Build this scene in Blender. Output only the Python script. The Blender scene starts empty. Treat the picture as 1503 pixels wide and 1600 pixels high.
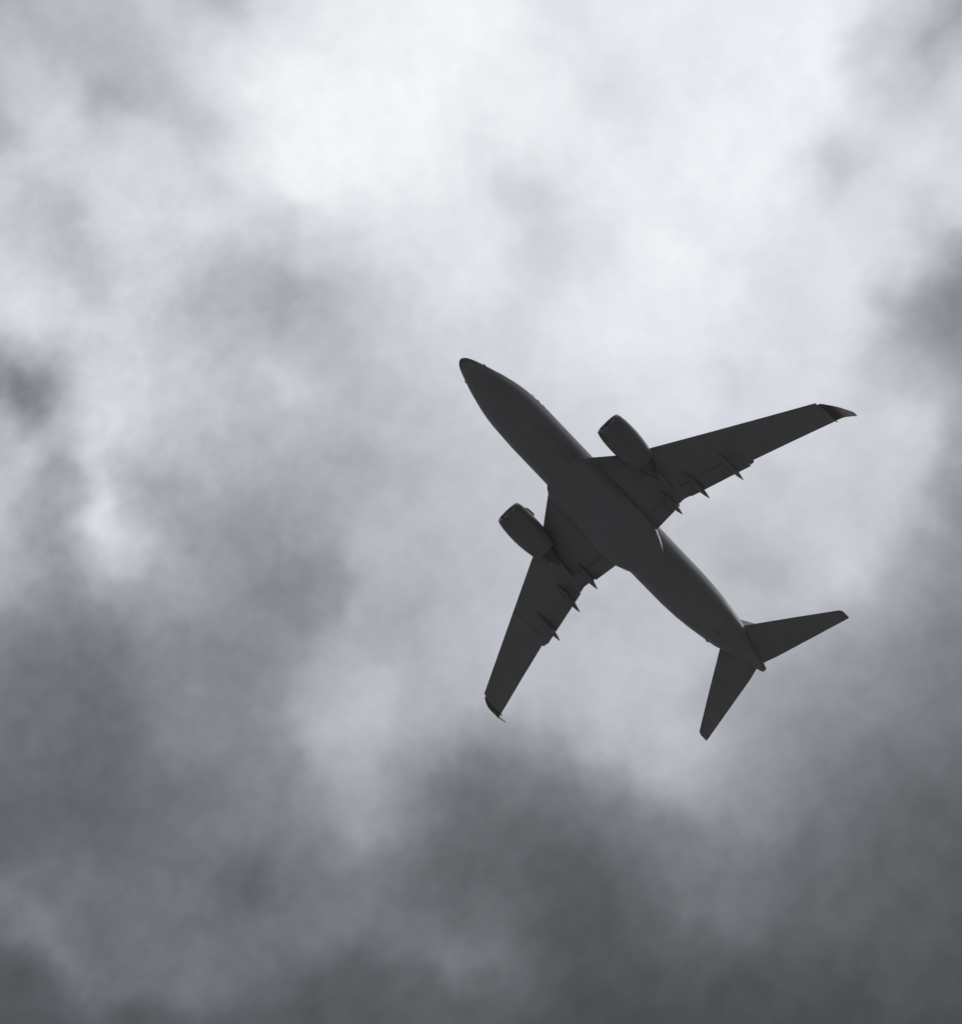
import bpy, math
import numpy as np
from mathutils import Vector, Matrix

scene = bpy.context.scene
COL = scene.collection

# ------------------------------------------------------------------ camera
# The photographer stands on the ground with a long lens, looking up about 17
# degrees off the zenith.  World: +X = the airliner's heading, +Y = its port
# side, +Z = up.
ALT = 405.46                                   # fuselage centre line above ground
C_RIGHT = Vector((-0.68560958, 0.71901725, 0.11381436)).normalized()
C_FWD = Vector((-0.12499921, -0.27030077, 0.95462699)).normalized()
C_DOWN = C_FWD.cross(C_RIGHT).normalized()
cam_data = bpy.data.cameras.new("camera")
cam = bpy.data.objects.new("camera", cam_data)
COL.objects.link(cam)
m = Matrix((C_RIGHT, -C_DOWN, -C_FWD)).transposed().to_4x4()
m.translation = Vector((43.5063, 107.3833, 1.6))
cam.matrix_world = m
cam_data.sensor_fit = 'HORIZONTAL'
cam_data.sensor_width = 36.0
cam_data.lens = 9095.566 * 36.0 / 1503.0
cam_data.clip_start = 0.5
cam_data.clip_end = 60000.0
scene.camera = cam

# ------------------------------------------------------------------ light
SUN_EL, SUN_AZ = math.radians(58), math.radians(140)   # azimuth measured from +X towards +Y
sun_dir = Vector((math.cos(SUN_EL) * math.cos(SUN_AZ), math.cos(SUN_EL) * math.sin(SUN_AZ), math.sin(SUN_EL)))
world = bpy.data.worlds.new("World")
scene.world = world
world.use_nodes = True
nt = world.node_tree
nt.nodes.clear()
sky = nt.nodes.new('ShaderNodeTexSky')
sky.sky_type = 'NISHITA'
sky.sun_disc = False
sky.sun_elevation = SUN_EL
sky.sun_rotation = math.pi / 2 - SUN_AZ
sky.air_density = 1.0
sky.dust_density = 4.0
sky.ozone_density = 1.0
hsv = nt.nodes.new('ShaderNodeHueSaturation')          # thin overcast bleaches the blue
hsv.inputs['Hue'].default_value = 0.488
hsv.inputs['Saturation'].default_value = 0.13
hsv.inputs['Value'].default_value = 1.0
bg = nt.nodes.new('ShaderNodeBackground')
bg.inputs['Strength'].default_value = 0.129
out = nt.nodes.new('ShaderNodeOutputWorld')
nt.links.new(sky.outputs[0], hsv.inputs['Color'])
nt.links.new(hsv.outputs[0], bg.inputs[0])
nt.links.new(bg.outputs[0], out.inputs[0])

sd = bpy.data.lights.new("sun", 'SUN')
sd.energy = 1.0
sd.angle = math.radians(12)
sd.color = (1.0, 0.95, 0.88)
so = bpy.data.objects.new("sun", sd)
so.rotation_euler = (-sun_dir).to_track_quat('-Z', 'Y').to_euler()
so.location = (0, 0, 8000)
COL.objects.link(so)

scene.view_settings.view_transform = 'Standard'
scene.view_settings.look = 'None'
scene.view_settings.exposure = 1.0
scene.view_settings.gamma = 1.0
scene.view_settings.use_curve_mapping = False
scene.cycles.transparent_max_bounces = 16
scene.cycles.max_bounces = 6
scene.cycles.diffuse_bounces = 3


# ------------------------------------------------------------------ helpers
def tag(o, label=None, cat=None, group=None, kind=None):
    if label: o['label'] = label
    if cat: o['category'] = cat
    if group: o['group'] = group
    if kind: o['kind'] = kind
    return o


def link_mesh(name, verts, faces, mat, parent=None, smooth=True, angle=38):
    me = bpy.data.meshes.new(name)
    me.from_pydata(verts, [], faces)
    me.validate()
    import bmesh
    bm = bmesh.new(); bm.from_mesh(me)
    bmesh.ops.recalc_face_normals(bm, faces=bm.faces)
    bm.to_mesh(me); bm.free()
    if mat: me.materials.append(mat)
    if smooth:
        me.shade_smooth()
        me.set_sharp_from_angle(angle=math.radians(angle))
    o = bpy.data.objects.new(name, me)
    COL.objects.link(o)
    if parent: o.parent = parent
    return o


def loft(rings, cap=True):
    n = len(rings[0]); v = []; f = []
    for r in rings: v += [tuple(p) for p in r]
    for i in range(len(rings) - 1):
        for k in range(n):
            a = i * n + k; b = i * n + (k + 1) % n
            f.append((a, b, b + n, a + n))
    if cap:
        f.append(tuple(range(n)))
        f.append(tuple(range((len(rings) - 1) * n, len(rings) * n)))
    return v, f


def join(*parts):
    v = []; f = []
    for pv, pf in parts:
        b = len(v); v += pv; f += [tuple(i + b for i in q) for q in pf]
    return v, f


def ell(x, yc, zc, w, h, n=56, power=2.0):
    """ring in the plane x = const; x is metres aft of the nose"""
    r = []
    for k in range(n):
        a = 2 * math.pi * k / n
        c, s = math.cos(a), math.sin(a)
        e = 2.0 / power
        r.append((-x, yc + w * math.copysign(abs(c) ** e, c), zc + h * math.copysign(abs(s) ** e, s)))
    return r


AF = [(1.0, .0012), (.95, .0115), (.88, .023), (.78, .036), (.66, .047), (.52, .056), (.38, .060), (.26, .058),
      (.16, .050), (.09, .039), (.04, .027), (.012, .015), (0, 0)]


def airfoil(y, z, le, te, t=.12, camber=.012):
    """closed airfoil ring at span station y (z up, x aft)"""
    c = te - le; k = t / .12; r = []
    up = [(s, h * k + camber * 4 * s * (1 - s)) for s, h in AF]
    lo = [(s, -h * k * .85 + camber * 4 * s * (1 - s)) for s, h in AF]
    for s, h in up: r.append((-(le + s * c), y, z + h * c))
    for s, h in reversed(lo[:-1]): r.append((-(le + s * c), y, z + h * c))
    return r


# ------------------------------------------------------------------ materials
def principled(name):
    mt = bpy.data.materials.new(name); mt.use_nodes = True
    b = mt.node_tree.nodes['Principled BSDF']
    return mt, mt.node_tree, b


def paint(name, col, rough=.32, coat=.35, dirt=.25, metal=0.0):
    """glossy aircraft paint with faint streaks of grime and panel waviness"""
    mt, t, b = principled(name)
    N = t.nodes.new; L = t.links.new
    tc = N('ShaderNodeTexCoord')
    mp = N('ShaderNodeMapping'); mp.inputs['Scale'].default_value = (.25, 2.2, 2.2)
    no = N('ShaderNodeTexNoise'); no.inputs['Scale'].default_value = 1.4; no.inputs['Detail'].default_value = 7
    L(tc.outputs['Object'], mp.inputs[0]); L(mp.outputs[0], no.inputs['Vector'])
    mx = N('ShaderNodeMix'); mx.data_type = 'RGBA'; mx.blend_type = 'MULTIPLY'
    mx.inputs[0].default_value = dirt
    mx.inputs[6].default_value = (*col, 1)
    cr = N('ShaderNodeValToRGB'); cr.color_ramp.elements[0].position = .35; cr.color_ramp.elements[1].position = .65
    cr.color_ramp.elements[0].color = (.25, .23, .2, 1)
    L(no.outputs[0], cr.inputs[0]); L(cr.outputs[0], mx.inputs[7])
    L(mx.outputs[2], b.inputs['Base Color'])
    rr = N('ShaderNodeMapRange'); rr.inputs[3].default_value = rough * .8; rr.inputs[4].default_value = rough * 1.4
    L(no.outputs[0], rr.inputs[0]); L(rr.outputs[0], b.inputs['Roughness'])
    b.inputs['Coat Weight'].default_value = coat
    b.inputs['Coat Roughness'].default_value = .12
    b.inputs['Metallic'].default_value = metal
    return mt, t, mx


def livery():
    """dark belly; the flanks are blue, with an orange and then a red sweep towards the tail"""
    mt, t, mx = paint('livery_paint', (.02, .03, .10), rough=.5, coat=.06, dirt=.12)
    N = t.nodes.new; L = t.links.new
    tc = N('ShaderNodeTexCoord'); sp = N('ShaderNodeSeparateXYZ'); L(tc.outputs['Object'], sp.inputs[0])
    # s = distance aft, swept forward with height
    m1 = N('ShaderNodeMath'); m1.operation = 'MULTIPLY_ADD'; m1.inputs[1].default_value = -.9
    m2 = N('ShaderNodeMath'); m2.operation = 'MULTIPLY'; m2.inputs[1].default_value = -1.0
    L(sp.outputs[0], m2.inputs[0]); L(sp.outputs[2], m1.inputs[0]); L(m2.outputs[0], m1.inputs[2])
    mr = N('ShaderNodeMapRange'); mr.inputs[1].default_value = 0; mr.inputs[2].default_value = 40
    L(m1.outputs[0], mr.inputs[0])
    cr = N('ShaderNodeValToRGB'); cr.color_ramp.interpolation = 'LINEAR'
    e = cr.color_ramp.elements
    e[0].position = 0; e[0].color = (.04, .042, .085, 1)
    e[1].position = 22.4 / 40; e[1].color = (.04, .042, .085, 1)
    for p, c in ((22.9, (.12, .075, .045)), (25.4, (.12, .075, .045)), (25.9, (.11, .045, .045)), (28.9, (.11, .045, .045)), (29.3, (.16, .12, .10))):
        k = e.new(p / 40); k.color = (*c, 1)
    L(mr.outputs[0], cr.inputs[0])
    # the belly colour stops at a line low on the flank that rises towards the tail
    lo = N('ShaderNodeMath'); lo.operation = 'MULTIPLY_ADD'; lo.inputs[1].default_value = .045
    L(sp.outputs[0], lo.inputs[0]); L(sp.outputs[2], lo.inputs[2])
    fr = N('ShaderNodeMapRange'); fr.inputs[1].default_value = -.9; fr.inputs[2].default_value = 0.0
    L(lo.outputs[0], fr.inputs[0])
    bm_ = N('ShaderNodeMix'); bm_.data_type = 'RGBA'; bm_.inputs[6].default_value = (.275, .27, .265, 1)
    L(fr.outputs[0], bm_.inputs[0]); L(cr.outputs[0], bm_.inputs[7])
    L(bm_.outputs[2], mx.inputs[6])
    return mt


M_BODY = livery()
M_WING = paint('wing_grey_paint', (.275, .27, .26), rough=.55, coat=.03, dirt=.12)[0]
M_FLAP = paint('flap_grey_paint', (.265, .26, .25), rough=.55, coat=.03, dirt=.12)[0]
M_FAIR = paint('fairing_paint', (.24, .235, .225), rough=.55, coat=.03, dirt=.12)[0]
M_NAC = paint('nacelle_paint', (.225, .22, .213), rough=.5, coat=.05, dirt=.12)[0]
M_LIP = paint('bare_metal_lip', (.35, .35, .36), rough=.25, coat=0, metal=1.0)[0]
M_HOT = paint('heat_stained_metal', (.22, .21, .195), rough=.6, coat=0, metal=.3)[0]
M_DARK = paint('fan_dark_metal', (.05, .05, .055), rough=.4, coat=0, metal=.6)[0]
M_TIP = paint('winglet_orange_paint', (.18, .145, .12), rough=.65, coat=0, dirt=.1)[0]
M_GLASS = paint('dark_cockpit_glass', (.01, .012, .015), rough=.08, coat=.5, dirt=.1)[0]

# ------------------------------------------------------------------ airliner
plane = bpy.data.objects.new("airliner", None)
plane.location = (0, 0, ALT)
plane.empty_display_size = 4
COL.objects.link(plane)
tag(plane, "dark twin engine jet airliner with upturned winglets seen from below against grey clouds", "airplane")

FUS = [  # x aft, z centre, half width, half height
    (0.00, -.56, .02, .02), (.03, -.56, .13, .12), (.10, -.56, .24, .22), (.25, -.55, .38, .35), (.5, -.53, .53, .50),
    (.9, -.49, .70, .68), (1.4, -.44, .87, .87), (2.0, -.42, 1.07, 1.10), (2.6, -.36, 1.24, 1.33), (3.2, -.28, 1.40, 1.54),
    (3.85, -.20, 1.56, 1.73), (4.5, -.12, 1.68, 1.86), (5.2, -.06, 1.77, 1.95), (6.1, 0, 1.83, 1.99), (7.2, 0, 1.88, 2.01),
    (12, 0, 1.88, 2.01), (17, 0, 1.88, 2.01), (20.4, 0, 1.88, 2.01), (21.8, .04, 1.87, 1.97), (23.2, .10, 1.87, 1.90),
    (24.6, .22, 1.81, 1.77), (25.8, .36, 1.70, 1.62), (27, .50, 1.53, 1.44), (28.2, .64, 1.34, 1.24), (29.2, .84, 1.03, 1.0),
    (30.2, .98, .74, .78), (31.1, 1.04, .50, .56), (31.7, 1.05, .34, .38), (32.0, 1.05, .25, .27), (32.12, 1.05, .15, .17)]
link_mesh("fuselage", *loft([ell(x, 0, z, w, h) for x, z, w, h in FUS]), M_BODY, plane)

# belly fairing between the wings
BF = [(10.6, -1.5, 1.2, .35), (11.1, -1.42, 1.75, .6), (11.7, -1.38, 2.1, .78), (12.8, -1.36, 2.22, .86), (15, -1.36, 2.25, .90),
      (17.6, -1.34, 2.25, .88), (18.6, -1.32, 2.05, .80), (19.4, -1.30, 1.72, .74), (20.4, -1.35, 1.2, .60), (21.6, -1.5, .6, .40)]
link_mesh("belly_fairing", *loft([ell(x, 0, z, w, h, power=2.5) for x, z, w, h in BF]), M_BODY, plane)

# cockpit glazing
gl = []
for s in (-1, 1):
    for (x0, x1, a0, a1) in ((2.15, 2.75, 62, 84), (2.3, 3.0, 38, 58), (2.6, 3.4, 22, 35)):
        pts = []
        for x, a in ((x0, a0), (x0 + .05, a1), (x1, a1), (x1 - .05, a0)):
            for i in range(len(FUS) - 1):
                if FUS[i][0] <= x <= FUS[i + 1][0]:
                    u = (x - FUS[i][0]) / (FUS[i + 1][0] - FUS[i][0])
                    zc, w, h = (FUS[i][j] * (1 - u) + FUS[i + 1][j] * u for j in (1, 2, 3))
            a = math.radians(a)
            pts.append((-x, s * w * 1.012 * math.cos(a), zc + h * 1.012 * math.sin(a)))
        inn = [(p[0] - .02, p[1] * .96, p[2] - .03) for p in pts]
        gl.append((pts + inn, [(0, 1, 2, 3), (4, 5, 6, 7), (0, 1, 5, 4), (1, 2, 6, 5), (2, 3, 7, 6), (3, 0, 4, 7)]))
link_mesh("cockpit_window", *join(*gl), M_GLASS, plane, smooth=False)
# oval cabin windows, each a pane of its own
for s in (-1, 1):
    for k in range(33):
        x = 5.6 + k * .56
        if 13.9 < x < 14.9: continue
        t = max(0, min(1, (x - 20.4) / 4.2))
        zc, w, h = .27 * t ** 2, 1.88 - .13 * t ** 2, 2.01 - .27 * t ** 2
        ring = lambda k_, rr: [(-x + rr * .125 * math.cos(a), s * w * k_ * math.sqrt(1 - ((.45 + rr * .17 * math.sin(a)) / h) ** 2),
                                zc + .45 + rr * .17 * math.sin(a)) for a in [2 * math.pi * i / 10 for i in range(10)]]
        link_mesh("cabin_window", *loft([ring(.985, 1), ring(1.004, 1)]), M_GLASS, plane, smooth=False)

# probes that break the outline
for s in (-1, 1):
    link_mesh("pitot_probe", *loft([ell(1.38, s * .93, -.40, .012, .012, 8), ell(1.46, s * .97, -.40, .03, .03, 8),
                                    ell(1.62, s * .95, -.40, .04, .05, 8), ell(1.75, s * .92, -.40, .03, .05, 8)]), M_DARK, plane)
link_mesh("tail_skid", *loft([ell(27.1, -.1, -.82, .05, .1, 10), ell(27.4, -.1, -.92, .08, .16, 10),
                              ell(27.8, -.1, -.78, .08, .12, 10)]), M_BODY, plane)
link_mesh("drain_mast", *loft([ell(27.25, -1.30, .3, .02, .03, 8), ell(27.4, -1.36, .3, .12, .05, 8),
                               ell(27.55, -1.33, .3, .18, .05, 8), ell(27.72, -1.30, .3, .12, .03, 8)]), M_DARK, plane)


def wz(y):      # dihedral plus the upward bend of a wing in flight
    return -1.25 + .105 * max(abs(y) - 1.88, 0) + .0026 * max(abs(y) - 6, 0) ** 2


LE = lambda y: 11.38 + (y - 1.9) * (13.10 - 11.38) / 2.2 if y < 4.1 else 13.10 + (y - 4.1) * (19.67 - 13.10) / 12.45
AIL = lambda y: 19.64 + (y - 10.54) * .323
FLO = lambda y: 18.60 + (y - 5.53) * .276       # outboard flap trailing edge
FLI = lambda y: 18.69 - (y - 1.9) * .065        # inboard flap trailing edge

for s in (1, -1):
    st = [(.5, 10.6, 17.75, .13), (1.9, 11.38, 17.75, .13), (3.0, LE(3.0), 17.70, .125), (4.1, 13.10, 17.65, .12),
          (4.44, LE(4.44), 17.65, .12), (4.47, LE(4.47), 18.40, .12), (5.0, LE(5.0), 18.38, .12), (5.50, LE(5.5), 18.53, .12),
          (5.53, LE(5.53), 17.72, .12), (7.5, LE(7.5), FLO(7.5) - .95, .115), (10.13, LE(10.13), FLO(10.13) - 1.0, .11),
          (10.16, LE(10.16), 19.80, .11), (10.50, LE(10.5), 19.82, .11), (10.54, LE(10.54), 19.68, .11),
          (13.5, LE(13.5), AIL(13.5), .105), (16.55, 19.67, AIL(16.55), .10), (16.58, 19.88, AIL(16.58), .10), (16.72, 19.90, 21.66, .10)]
    rings = [airfoil(s * y, wz(y), le, te, t) for y, le, te, t in st]
    wing = link_mesh("wing", *loft(rings), M_WING, plane)
    # flaps, a gap below and behind the wing box
    fi = [(1.75, 17.45, FLI(1.75)), (3.0, 17.42, FLI(3.0)), (3.93, 17.4, FLI(3.93)), (3.95, 17.4, FLI(3.95) - .12), (4.07, 17.4, FLI(4.07) - .12),
          (4.09, 17.4, FLI(4.09)), (4.455, 17.4, FLI(4.455))]
    link_mesh("flap", *loft([airfoil(s * y, wz(y) - .05, a, b, .16) for y, a, b in fi]), M_FLAP, wing)
    fo = [(5.515, 17.45, FLO(5.515)), (8, FLO(8) - 1.2, FLO(8)), (10.145, FLO(10.145) - 1.2, FLO(10.145))]
    link_mesh("flap", *loft([airfoil(s * y, wz(y) - .05, a, b, .16) for y, a, b in fo]), M_FLAP, wing)
    # canoe shaped flap track fairings
    for (yt, tip, ln) in ((4.24, 19.06, 2.4), (6.46, 19.52, 2.7), (9.14, 20.18, 2.7)):
        rg = []
        for u, w, h, dz in ((0, .02, .02, 0), (.06, .08, .08, -.02), (.2, .16, .19, -.06), (.4, .21, .27, -.1), (.58, .215, .27, -.12),
                            (.72, .19, .22, -.14), (.84, .13, .15, -.17), (.93, .07, .08, -.2), (.985, .035, .035, -.23), (1, .012, .012, -.24)):
            x = tip - ln * (1 - u)
            rg.append(ell(x, s * (yt - .12 * (1 - u)), wz(yt) - .22 + dz, w, h, 16))
        link_mesh("flap_track_fairing", *loft(rg), M_FAIR, wing)
    # static wicks near the tip
    link_mesh("static_wick", *loft([ell(21.5, s * 16.72, wz(16.7) + .04, .03, .02, 6), ell(21.80, s * 16.76, wz(16.7) + .04, .035, .02, 6)]), M_DARK, wing)
    # blended winglet: the section turns from flat to nearly upright
    wl = [(16.70, wz(16.7), 19.88, 21.62, 8, .10), (16.90, .72, 20.12, 21.70, 22, .10), (17.06, .84, 20.40, 21.78, 38, .10),
          (17.18, 1.02, 20.62, 21.86, 52, .095), (17.26, 1.26, 20.84, 21.97, 64, .09), (17.33, 1.55, 21.08, 22.10, 72, .09),
          (17.40, 1.88, 21.36, 22.26, 76, .085), (17.48, 2.25, 21.72, 22.43, 77, .08), (17.55, 2.60, 22.02, 22.60, 78, .08),
          (17.60, 2.88, 22.28, 22.74, 78, .08), (17.62, 3.04, 22.46, 22.80, 78, .07)]
    rings = []
    for y, z, le, te, ang, t in wl:
        a = math.radians(ang)
        base = airfoil(0, 0, le, te, t, camber=0)
        rings.append([(p[0], s * (y - p[2] * math.sin(a)), z + p[2] * math.cos(a)) for p in base])
    link_mesh("winglet", *loft(rings), M_TIP, plane)

    # ---------------- engine
    cy, cz = s * 4.96, -1.93
    def lathe(prof, n=48, squash=True, xo=0):
        rr = []
        for x, r in prof:
            ring = []
            for k in range(n):
                a = 2 * math.pi * k / n
                zz = r * math.sin(a)
                if squash and zz < 0: zz *= .94
                ring.append((-x - .06, cy + r * math.cos(a), cz + zz))
            rr.append(ring)
        return rr
    outer = [(10.36, .84), (10.33, .89), (10.36, .95), (10.46, 1.0), (10.7, 1.06), (11.1, 1.12), (11.6, 1.15), (12.2, 1.155),
             (12.8, 1.12), (13.3, 1.06), (13.8, .97), (14.3, .86), (14.32, .84), (13.9, .84)]
    inner = [(13.9, .84), (11.6, .80), (11.0, .76), (10.6, .77), (10.42, .81), (10.36, .84)]
    nac = link_mesh("engine", *loft(lathe(outer[2:] + inner[1:-2]), cap=False), M_NAC, plane)
    link_mesh("inlet_lip", *loft(lathe([(10.47, .80), (10.40, .81), (10.34, .85), (10.325, .90), (10.35, .955), (10.45, 1.003), (10.47, 1.0)]), cap=False), M_LIP, nac)
    link_mesh("fan", *loft(lathe([(11.25, .02), (11.35, .12), (11.55, .22), (11.56, .79), (11.75, .79), (11.76, .1)])), M_DARK, nac)
    link_mesh("exhaust_nozzle", *loft(lathe([(13.0, .80), (13.9, .66), (14.6, .55), (15.1, .42), (15.12, .38), (14.9, .33), (15.3, .22), (15.8, .05)])), M_HOT, nac)
    py = []
    for x, hw, zt, zb in ((11.3, .04, -1.05, -1.3), (12.2, .16, -.95, -1.4), (13.4, .2, -.92, -1.5), (14.6, .2, -.95, -1.75), (15.8, .15, -.98, -1.65), (17.2, .03, -1.05, -1.25)):
        py.append([(-x, cy - hw, zb), (-x, cy + hw, zb), (-x, cy + hw, zt), (-x, cy - hw, zt)])
    link_mesh("pylon", *loft(py), M_WING, nac)
    # inboard strake: a thin vane on the shoulder of the cowling
    a = math.radians(40)
    vs = []
    for x, r0, r1 in ((11.05, 1.05, 1.13), (11.15, 1.05, 1.26), (11.35, 1.06, 1.36), (11.7, 1.06, 1.40), (11.98, 1.06, 1.40), (12.0, 1.06, 1.12)):
        c_, s_ = math.cos(a), math.sin(a)
        vs.append([(-x, cy - s * (r0 * c_ - .015 * s_), cz + r0 * s_ + .015 * c_), (-x, cy - s * (r1 * c_ - .015 * s_), cz + r1 * s_ + .015 * c_),
                   (-x, cy - s * (r1 * c_ + .015 * s_), cz + r1 * s_ - .015 * c_), (-x, cy - s * (r0 * c_ + .015 * s_), cz + r0 * s_ - .015 * c_)])
    link_mesh("strake", *loft(vs), M_NAC, nac, smooth=False)

    # ---------------- tailplane
    sz = lambda y: .95 + .12 * abs(y)
    ts = [(.1, 27.95, 31.55, .10), (1.35, 28.73, 31.96, .10), (4.2, 30.62, 32.68, .095), (6.98, 32.50, 33.38, .09), (7.08, 32.62, 33.40, .08), (7.13, 32.80, 33.40, .05)]
    stab = link_mesh("horizontal_stabilizer", *loft([airfoil(s * y, sz(y), le, te, t, 0) for y, le, te, t in ts]), M_WING, plane)

# fin: leading edge fillet, then the swept fin itself, rudder behind
def vfoil(z, le, te, t):
    return [(p[0], p[2], z) for p in airfoil(0, 0, le, te, t, 0)]
fin = link_mesh("vertical_stabilizer", *loft([vfoil(1.5, 23.0, 30.6, .03), vfoil(2.05, 24.0, 30.6, .04), vfoil(2.55, 25.9, 30.72, .06), vfoil(3.15, 27.0, 30.9, .085),
     vfoil(6, 29.0, 31.54, .09), vfoil(8.9, 30.7, 32.2, .09), vfoil(9.1, 31.0, 32.22, .06)]), M_BODY, plane)
link_mesh("rudder", *loft([vfoil(1.6, 30.62, 32.0, .12), vfoil(6, 31.55, 32.3, .11), vfoil(8.9, 32.22, 32.75, .1), vfoil(9.1, 32.3, 32.7, .08)]), M_BODY, fin)

# ------------------------------------------------------------------ ground
def ground_material():
    mt, t, b = principled('paved_city_ground')
    N = t.nodes.new; L = t.links.new
    tc = N('ShaderNodeTexCoord')
    v = N('ShaderNodeTexVoronoi'); v.inputs['Scale'].default_value = .004
    n = N('ShaderNodeTexNoise'); n.inputs['Scale'].default_value = .03; n.inputs['Detail'].default_value = 10
    L(tc.outputs['Object'], v.inputs['Vector']); L(tc.outputs['Object'], n.inputs['Vector'])
    mx = N('ShaderNodeMix'); mx.data_type = 'FLOAT'; mx.inputs[0].default_value = .5
    sp = N('ShaderNodeSeparateColor'); L(v.outputs['Color'], sp.inputs[0])
    L(n.outputs[0], mx.inputs[2]); L(sp.outputs[0], mx.inputs[3])
    cr = N('ShaderNodeValToRGB')
    cr.color_ramp.elements[0].color = (.17, .17, .175, 1); cr.color_ramp.elements[1].color = (.26, .258, .262, 1)
    L(mx.outputs[0], cr.inputs[0]); L(cr.outputs[0], b.inputs['Base Color'])
    b.inputs['Roughness'].default_value = .95
    b.inputs['Specular IOR Level'].default_value = .1
    return mt


gr = 45000.0
gv = [(0, 0, 0)] + [(gr * math.cos(a), gr * math.sin(a), 0) for a in [2 * math.pi * k / 64 for k in range(64)]]
gf = [(0, 1 + k, 1 + (k + 1) % 64) for k in range(64)]
tag(link_mesh("ground", gv, gf, ground_material(), smooth=False), kind='structure')

# ------------------------------------------------------------------ clouds
# Two closed, air-filled decks of even density.  Where a deck is thicker less of the
# bright sky above comes through, so light and dark are the depth of the cloud itself.
# The relief is laid out in deck units: 50 units = one step of the table below.
TABLE = """
176 180 186 186 190 203 193 184 209 222 230 236 239 241 243 243 241 226 226 232 232 235 234 234 235 235 236 228 205 192 165
186 182 180 183 188 197 210 210 219 228 234 238 240 243 244 244 240 232 228 232 234 233 232 236 238 238 238 206 200 184 180
190 198 188 184 183 189 210 223 232 239 241 241 242 244 244 240 238 237 230 226 230 235 233 235 237 238 237 212 208 186 200
186 202 198 176 180 185 203 221 236 242 244 245 246 245 242 238 238 238 230 222 228 234 233 237 238 237 236 214 200 200 210
180 204 210 200 203 205 195 209 232 242 245 246 245 244 240 234 236 236 235 232 230 235 238 239 239 236 226 220 210 214 208
198 207 208 212 214 213 211 217 232 244 246 245 244 240 237 231 228 230 234 236 234 237 240 239 238 226 204 208 220 220 212
207 194 196 212 215 215 213 215 222 239 241 239 238 236 232 228 212 216 228 234 236 235 239 239 238 228 212 218 215 208 216
198 194 190 215 217 214 217 213 208 208 220 225 228 228 230 231 220 210 222 226 238 236 235 236 232 226 224 220 218 204 204
210 207 186 196 206 206 203 192 193 193 200 209 218 222 226 231 222 212 218 230 236 241 238 232 226 224 226 220 212 190 158
217 215 204 192 208 205 193 182 177 171 180 191 206 214 224 227 220 218 228 234 234 236 236 232 222 222 226 222 200 166 138
213 216 211 211 208 201 187 182 181 175 180 191 202 212 216 219 216 222 230 234 234 234 232 228 222 218 222 212 172 150 138
174 180 196 206 209 203 195 188 189 193 186 187 201 206 210 212 214 220 226 230 232 232 228 224 224 220 218 200 184 165 150
139 133 171 208 213 206 199 192 191 201 194 187 193 200 206 207 212 216 220 222 226 226 224 212 220 220 218 204 196 184 162
181 145 190 211 210 201 197 194 189 187 188 187 189 194 200 204 205 208 212 216 220 224 222 218 216 218 210 208 212 204 165
183 188 173 210 198 191 187 184 179 181 176 173 181 190 196 199 202 204 206 210 214 218 218 214 214 212 208 206 206 200 160
193 186 163 203 180 167 173 174 169 171 172 173 181 184 190 195 198 198 202 206 208 208 208 206 200 204 204 202 204 186 152
190 168 183 212 192 173 165 163 159 160 168 176 184 188 192 194 196 196 198 200 200 199 198 198 203 203 202 200 198 177 146
180 164 156 198 200 177 162 154 149 149 162 179 185 182 186 190 194 194 194 194 195 196 195 188 192 200 206 202 184 164 146
176 168 150 173 186 167 159 154 145 139 144 169 179 182 184 190 192 194 194 192 194 194 196 184 182 190 204 198 172 160 142
150 142 138 140 150 155 155 148 143 139 150 173 171 172 182 190 192 192 190 190 192 194 195 192 188 190 188 176 162 146 134
130 126 124 124 130 139 141 138 139 145 158 169 173 174 184 189 190 188 190 192 194 194 193 186 180 172 162 154 144 136 128
120 116 114 116 122 133 137 136 137 151 170 181 186 178 182 186 189 189 191 194 194 196 186 172 164 156 150 144 138 132 126
116 114 112 112 116 129 137 136 139 151 178 188 190 178 176 179 181 183 187 192 193 190 178 166 158 152 144 138 132 126 122
114 112 110 109 113 127 133 136 135 149 182 184 182 170 159 152 153 161 172 182 187 190 184 170 154 144 136 128 122 118 116
111 109 107 107 111 119 124 129 134 141 162 172 166 148 133 126 126 128 138 156 173 180 172 156 144 136 126 118 112 108 112
104 104 104 104 108 112 115 121 130 133 150 160 153 132 117 113 114 114 118 131 151 162 156 148 140 130 118 110 106 102 100
103 103 103 103 107 113 120 122 125 126 139 155 152 127 110 106 105 104 106 112 124 130 134 132 128 120 112 106 102 98 96
109 111 111 111 111 111 115 109 106 121 123 127 126 112 104 102 98 96 96 100 108 118 124 120 114 108 106 102 98 96 92
124 114 116 114 112 116 116 107 101 113 117 120 116 108 102 105 100 92 90 92 100 110 116 116 110 106 102 98 96 94 92
109 125 117 111 113 115 113 111 113 118 120 122 118 114 110 111 108 92 88 88 96 104 104 110 104 100 98 96 92 92 88
88 92 116 112 110 114 116 114 112 106 104 96 98 104 118 114 110 94 86 86 88 92 94 92 90 90 90 90 90 88 84
88 88 104 112 108 112 116 110 100 96 92 92 96 96 98 102 100 90 84 82 82 84 84 84 84 82 82 82 86 84 82
86 88 92 94 88 90 92 94 94 90 88 88 90 92 94 94 90 84 82 80 80 80 80 80 80 80 80 78 80 78 78
"""
T = np.array([[float(v) for v in r.split()] for r in TABLE.strip().splitlines()])
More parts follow.
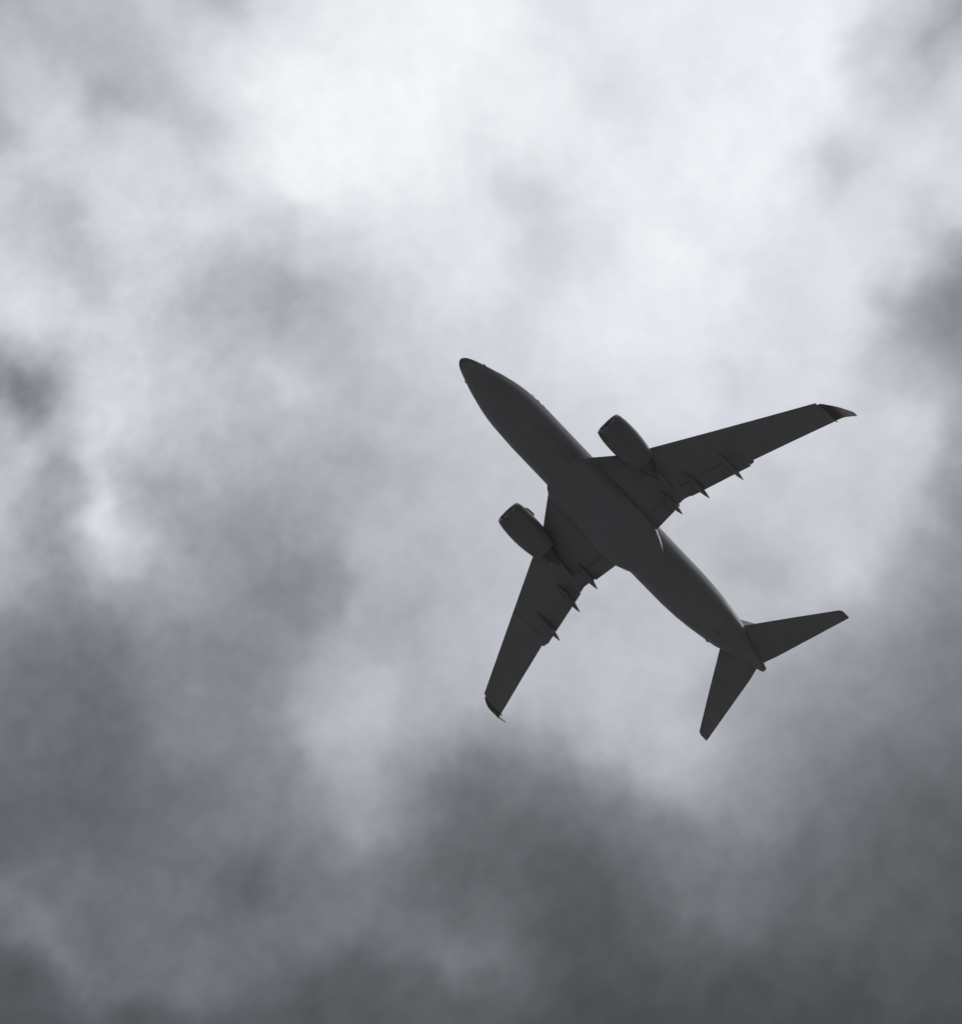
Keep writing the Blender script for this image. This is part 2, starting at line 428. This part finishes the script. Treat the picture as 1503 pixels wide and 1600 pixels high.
# billows finer than the table: x, y, radius along, radius across, turn, change
BILLOWS = [
    (115, 330, 18, 14, 0, -10), (165, 800, 34, 14, 90, 10), (110, 780, 45, 14, -45, -12), (55, 830, 45, 14, -35, -6), (95, 690, 22, 14, 60, 10),
    (170, 700, 30, 14, 90, 6), (440, 590, 50, 18, 35, 6), (1450, 62, 50, 12, -45, -14), (1068, 410, 30, 20, 20, 3),
    (1070, 1425, 40, 12, 12, 5), (665, 1485, 60, 12, 8, 6), (112, 1500, 40, 12, 50, 5), (185, 155, 22, 18, 20, -6), (1320, 262, 26, 18, 10, -4),
]


def cubic(tab, gx, gy):
    """smooth interpolation of a table at fractional positions, edges held"""
    h, w = tab.shape
    gx = np.clip(gx, -1.5, w + .5); gy = np.clip(gy, -1.5, h + .5)
    ix = np.floor(gx).astype(int); iy = np.floor(gy).astype(int); fx = gx - ix; fy = gy - iy
    def wt(f):
        return [(1 - f) ** 3 / 6, (3 * f ** 3 - 6 * f ** 2 + 4) / 6, (-3 * f ** 3 + 3 * f ** 2 + 3 * f + 1) / 6, f ** 3 / 6]
    def cr(f):
        return [-.5 * f + f * f - .5 * f ** 3, 1 - 2.5 * f * f + 1.5 * f ** 3, .5 * f + 2 * f * f - 1.5 * f ** 3, -.5 * f * f + .5 * f ** 3]
    a = [.12 * p + .88 * q for p, q in zip(wt(fx), cr(fx))]; b = [.12 * p + .88 * q for p, q in zip(wt(fy), cr(fy))]
    o = np.zeros_like(gx)
    for j in range(4):
        for i in range(4):
            o += a[i] * b[j] * tab[np.clip(iy + j - 1, 0, h - 1), np.clip(ix + i - 1, 0, w - 1)]
    return o


def vnoise(x, y, seed):
    """gradient noise on an integer lattice, about -1..1"""
    rs = np.random.RandomState(seed); P = 256
    ang = rs.rand(P, P) * 2 * np.pi; gxv, gyv = np.cos(ang), np.sin(ang)
    x0 = np.floor(x).astype(int); y0 = np.floor(y).astype(int); fx = x - x0; fy = y - y0
    u = fx ** 3 * (fx * (fx * 6 - 15) + 10); v = fy ** 3 * (fy * (fy * 6 - 15) + 10)
    def g(i, j):
        a, b = (x0 + i) % P, (y0 + j) % P
        return gxv[b, a] * (fx - i) + gyv[b, a] * (fy - j)
    return 1.5 * ((g(0, 0) * (1 - u) + g(1, 0) * u) * (1 - v) + (g(0, 1) * (1 - u) + g(1, 1) * u) * v)


def fbm(x, y, sc, oc, seed, gain=.5):
    o = np.zeros_like(x); a = 1.0; tot = 0
    for k in range(oc):
        t = .65 + 2.4 * k + seed                 # every octave on its own turned lattice
        c, s_ = math.cos(t), math.sin(t)
        o += a * vnoise((x * c - y * s_) / sc + 17.3 * k, (x * s_ + y * c) / sc + 9.1 * k, seed + k); tot += a; a *= gain; sc /= 2.03
    return o / tot


def brightness(x, y):
    """wanted grey level (display, 0-255) of the cloud at deck position x, y"""
    wx = 32 * fbm(x, y, 85, 5, 11, .48); wy = 32 * fbm(x, y, 85, 5, 48, .48)
    X = x + wx; Y = y + wy
    g = cubic(T, X / 50, Y / 50)
    for (bx, by, ra, rb, an, am) in BILLOWS:
        a = math.radians(an); dx = X - bx; dy = Y - by
        p = (dx * math.cos(a) + dy * math.sin(a)) / ra; q = (-dx * math.sin(a) + dy * math.cos(a)) / rb
        g += am * np.exp(-(p * p + q * q) / 2 * 1.1)
    far = np.clip((np.maximum(np.abs(x - 750) / 950, np.abs(y - 800) / 1000) - 1) * 1.5, 0, 1)
    g = g * (1 - far) + far * (160 + 70 * fbm(x, y, 900, 4, 91))
    soft = .6 * fbm(x, y, 75, 6, 5, .62) +   .6 * fbm(x + .4 * wx, y + .4 * wy, 34, 5, 63, .66)
    patchy = 1 + .9 * np.exp(-(((x - 150) / 420) ** 2 + ((y - 560) / 420) ** 2))
    g += patchy * soft * (9 + 4 * np.clip((210 - g) / 100, 0, 1) * np.clip((g - 70) / 60, 0, 1))
    return np.clip(g, 70, 250)


def lin(g):
    c = g / 255
    return np.where(c > .04045, ((c + .055) / 1.055) ** 2.4, c / 12.92)


def cloud_deck(name, height, thick_fn, absorb, unit_m):
    """closed deck: flat top, relief underneath"""
    rng = height - 1.6
    inner = np.arange(-200, 1705, 4.0)
    grow = 5.0 * np.cumsum(1.17 ** np.arange(1, 55))
    xs = np.concatenate([(-200 - grow)[::-1], inner, inner[-1] + grow])
    innery = np.arange(-200, 1805, 4.0)
    ys = np.concatenate([(-200 - grow)[::-1], innery, innery[-1] + grow])
    GX, GY = np.meshgrid(xs, ys)
    tau = thick_fn(GX, GY)
    # deck position -> world: horizontal axes of the deck follow the table's rows and columns
    o = cam.matrix_world.translation
    cx = (GX - 751.5) / 9095.566; cyy = (GY - 800.0) / 9095.566
    k = np.maximum(np.abs(cx), np.abs(cyy)); s = np.where(k > .16, .16 / np.maximum(k, 1e-9), 1.0)
    cxx, cyc = cx * s, cyy * s
    dx = C_FWD.x + cxx * C_RIGHT.x + cyc * C_DOWN.x
    dy = C_FWD.y + cxx * C_RIGHT.y + cyc * C_DOWN.y
    dz = C_FWD.z + cxx * C_RIGHT.z + cyc * C_DOWN.z
    bx = dx / dz * rng; by = dy / dz * rng
    # outside the detailed middle the deck simply runs on to the horizon
    fx = C_FWD.x / C_FWD.z * rng; fy = C_FWD.y / C_FWD.z * rng
    bx = fx + (bx - fx) / s; by = fy + (by - fy) / s
    WX = o.x + bx; WY = o.y + by
    h = tau * unit_m
    WZ = height - h * .5
    h2, w2 = GX.shape
    n = h2 * w2
    vb = np.stack([WX.ravel(), WY.ravel(), WZ.ravel()], 1)
    vt = np.stack([WX.ravel(), WY.ravel(), (height + h * .5).ravel()], 1)
    V = np.concatenate([vb, vt])
    idx = np.arange(n).reshape(h2, w2)
    a, b, c, d = idx[:-1, :-1].ravel(), idx[:-1, 1:].ravel(), idx[1:, 1:].ravel(), idx[1:, :-1].ravel()
    bot = np.stack([a, b, c, d], 1); top = np.stack([a, d, c, b], 1) + n
    side = []
    for e in (idx[0, ::-1], idx[-1, :], idx[:, 0], idx[::-1, -1]):
        side.append(np.stack([e[:-1], e[1:], e[1:] + n, e[:-1] + n], 1))
    F = np.concatenate([bot, top] + side)
    # orient outward (the bottom faces down)
    e1 = V[F[0][1]] - V[F[0][0]]; e2 = V[F[0][3]] - V[F[0][0]]
    if np.cross(e1, e2)[2] > 0: F = F[:, ::-1]
    me = bpy.data.meshes.new(name)
    me.vertices.add(len(V)); me.vertices.foreach_set('co', V.astype(np.float32).ravel())
    me.loops.add(F.size); me.loops.foreach_set('vertex_index', F.astype(np.int32).ravel())
    me.polygons.add(len(F)); me.polygons.foreach_set('loop_start', np.arange(0, F.size, 4, dtype=np.int32))
    me.polygons.foreach_set('loop_total', np.full(len(F), 4, dtype=np.int32))
    me.update()
    mt = bpy.data.materials.new(name + '_vapour'); mt.use_nodes = True
    t = mt.node_tree; t.nodes.clear()
    oo = t.nodes.new('ShaderNodeOutputMaterial')
    ab = t.nodes.new('ShaderNodeVolumeAbsorption')
    ab.inputs['Color'].default_value = tuple(1 - v for v in absorb) + (1,)
    ab.inputs['Density'].default_value = C_FWD.z / (unit_m * absorb[1])
    t.links.new(ab.outputs[0], oo.inputs['Volume'])
    me.materials.append(mt)
    ob = bpy.data.objects.new(name, me); COL.objects.link(ob)
    tag(ob, kind='structure')
    return ob


SKY_G = .99         # what the open sky above the decks shows, green channel


def tau_total(x, y):
    u = np.clip((x - 750) / 750, -1.6, 1.6); w = np.clip((y - 800) / 800, -1.6, 1.6)
    aureole = -.023 + .145 * u - .041 * w - .035 * w * w          # the open sky is brighter towards the sun
    return np.maximum(np.log(SKY_G / lin(brightness(x, y))) + aureole, .005)


def veil_share(x, y):
    cap = .68 + .05 * fbm(x, y, 260, 3, 77) - .25 * np.exp(-(((x - 1080) / 260) ** 2 + ((y - 430) / 230) ** 2)) \
        - .10 * np.exp(-(((x - 200) / 360) ** 2 + ((y - 1110) / 190) ** 2)) - .08 * np.exp(-(((x - 1250) / 300) ** 2 + ((y - 1050) / 150) ** 2))
    return np.clip(cap, .12, 1)


def veil(x, y):
    t = tau_total(x, y); c = veil_share(x, y)
    return c * (1 - np.exp(-t / c)) * .985


def heavy(x, y):
    return np.maximum(tau_total(x, y) - veil(x, y), .004)


cloud_deck("clouds", 2900.0, veil, (.90 * 1.055, .90, .90 * .865), 2.5)
cloud_deck("clouds", 1900.0, heavy, (.92 * 1.004, .92, .92 * 1.018), 2.5)
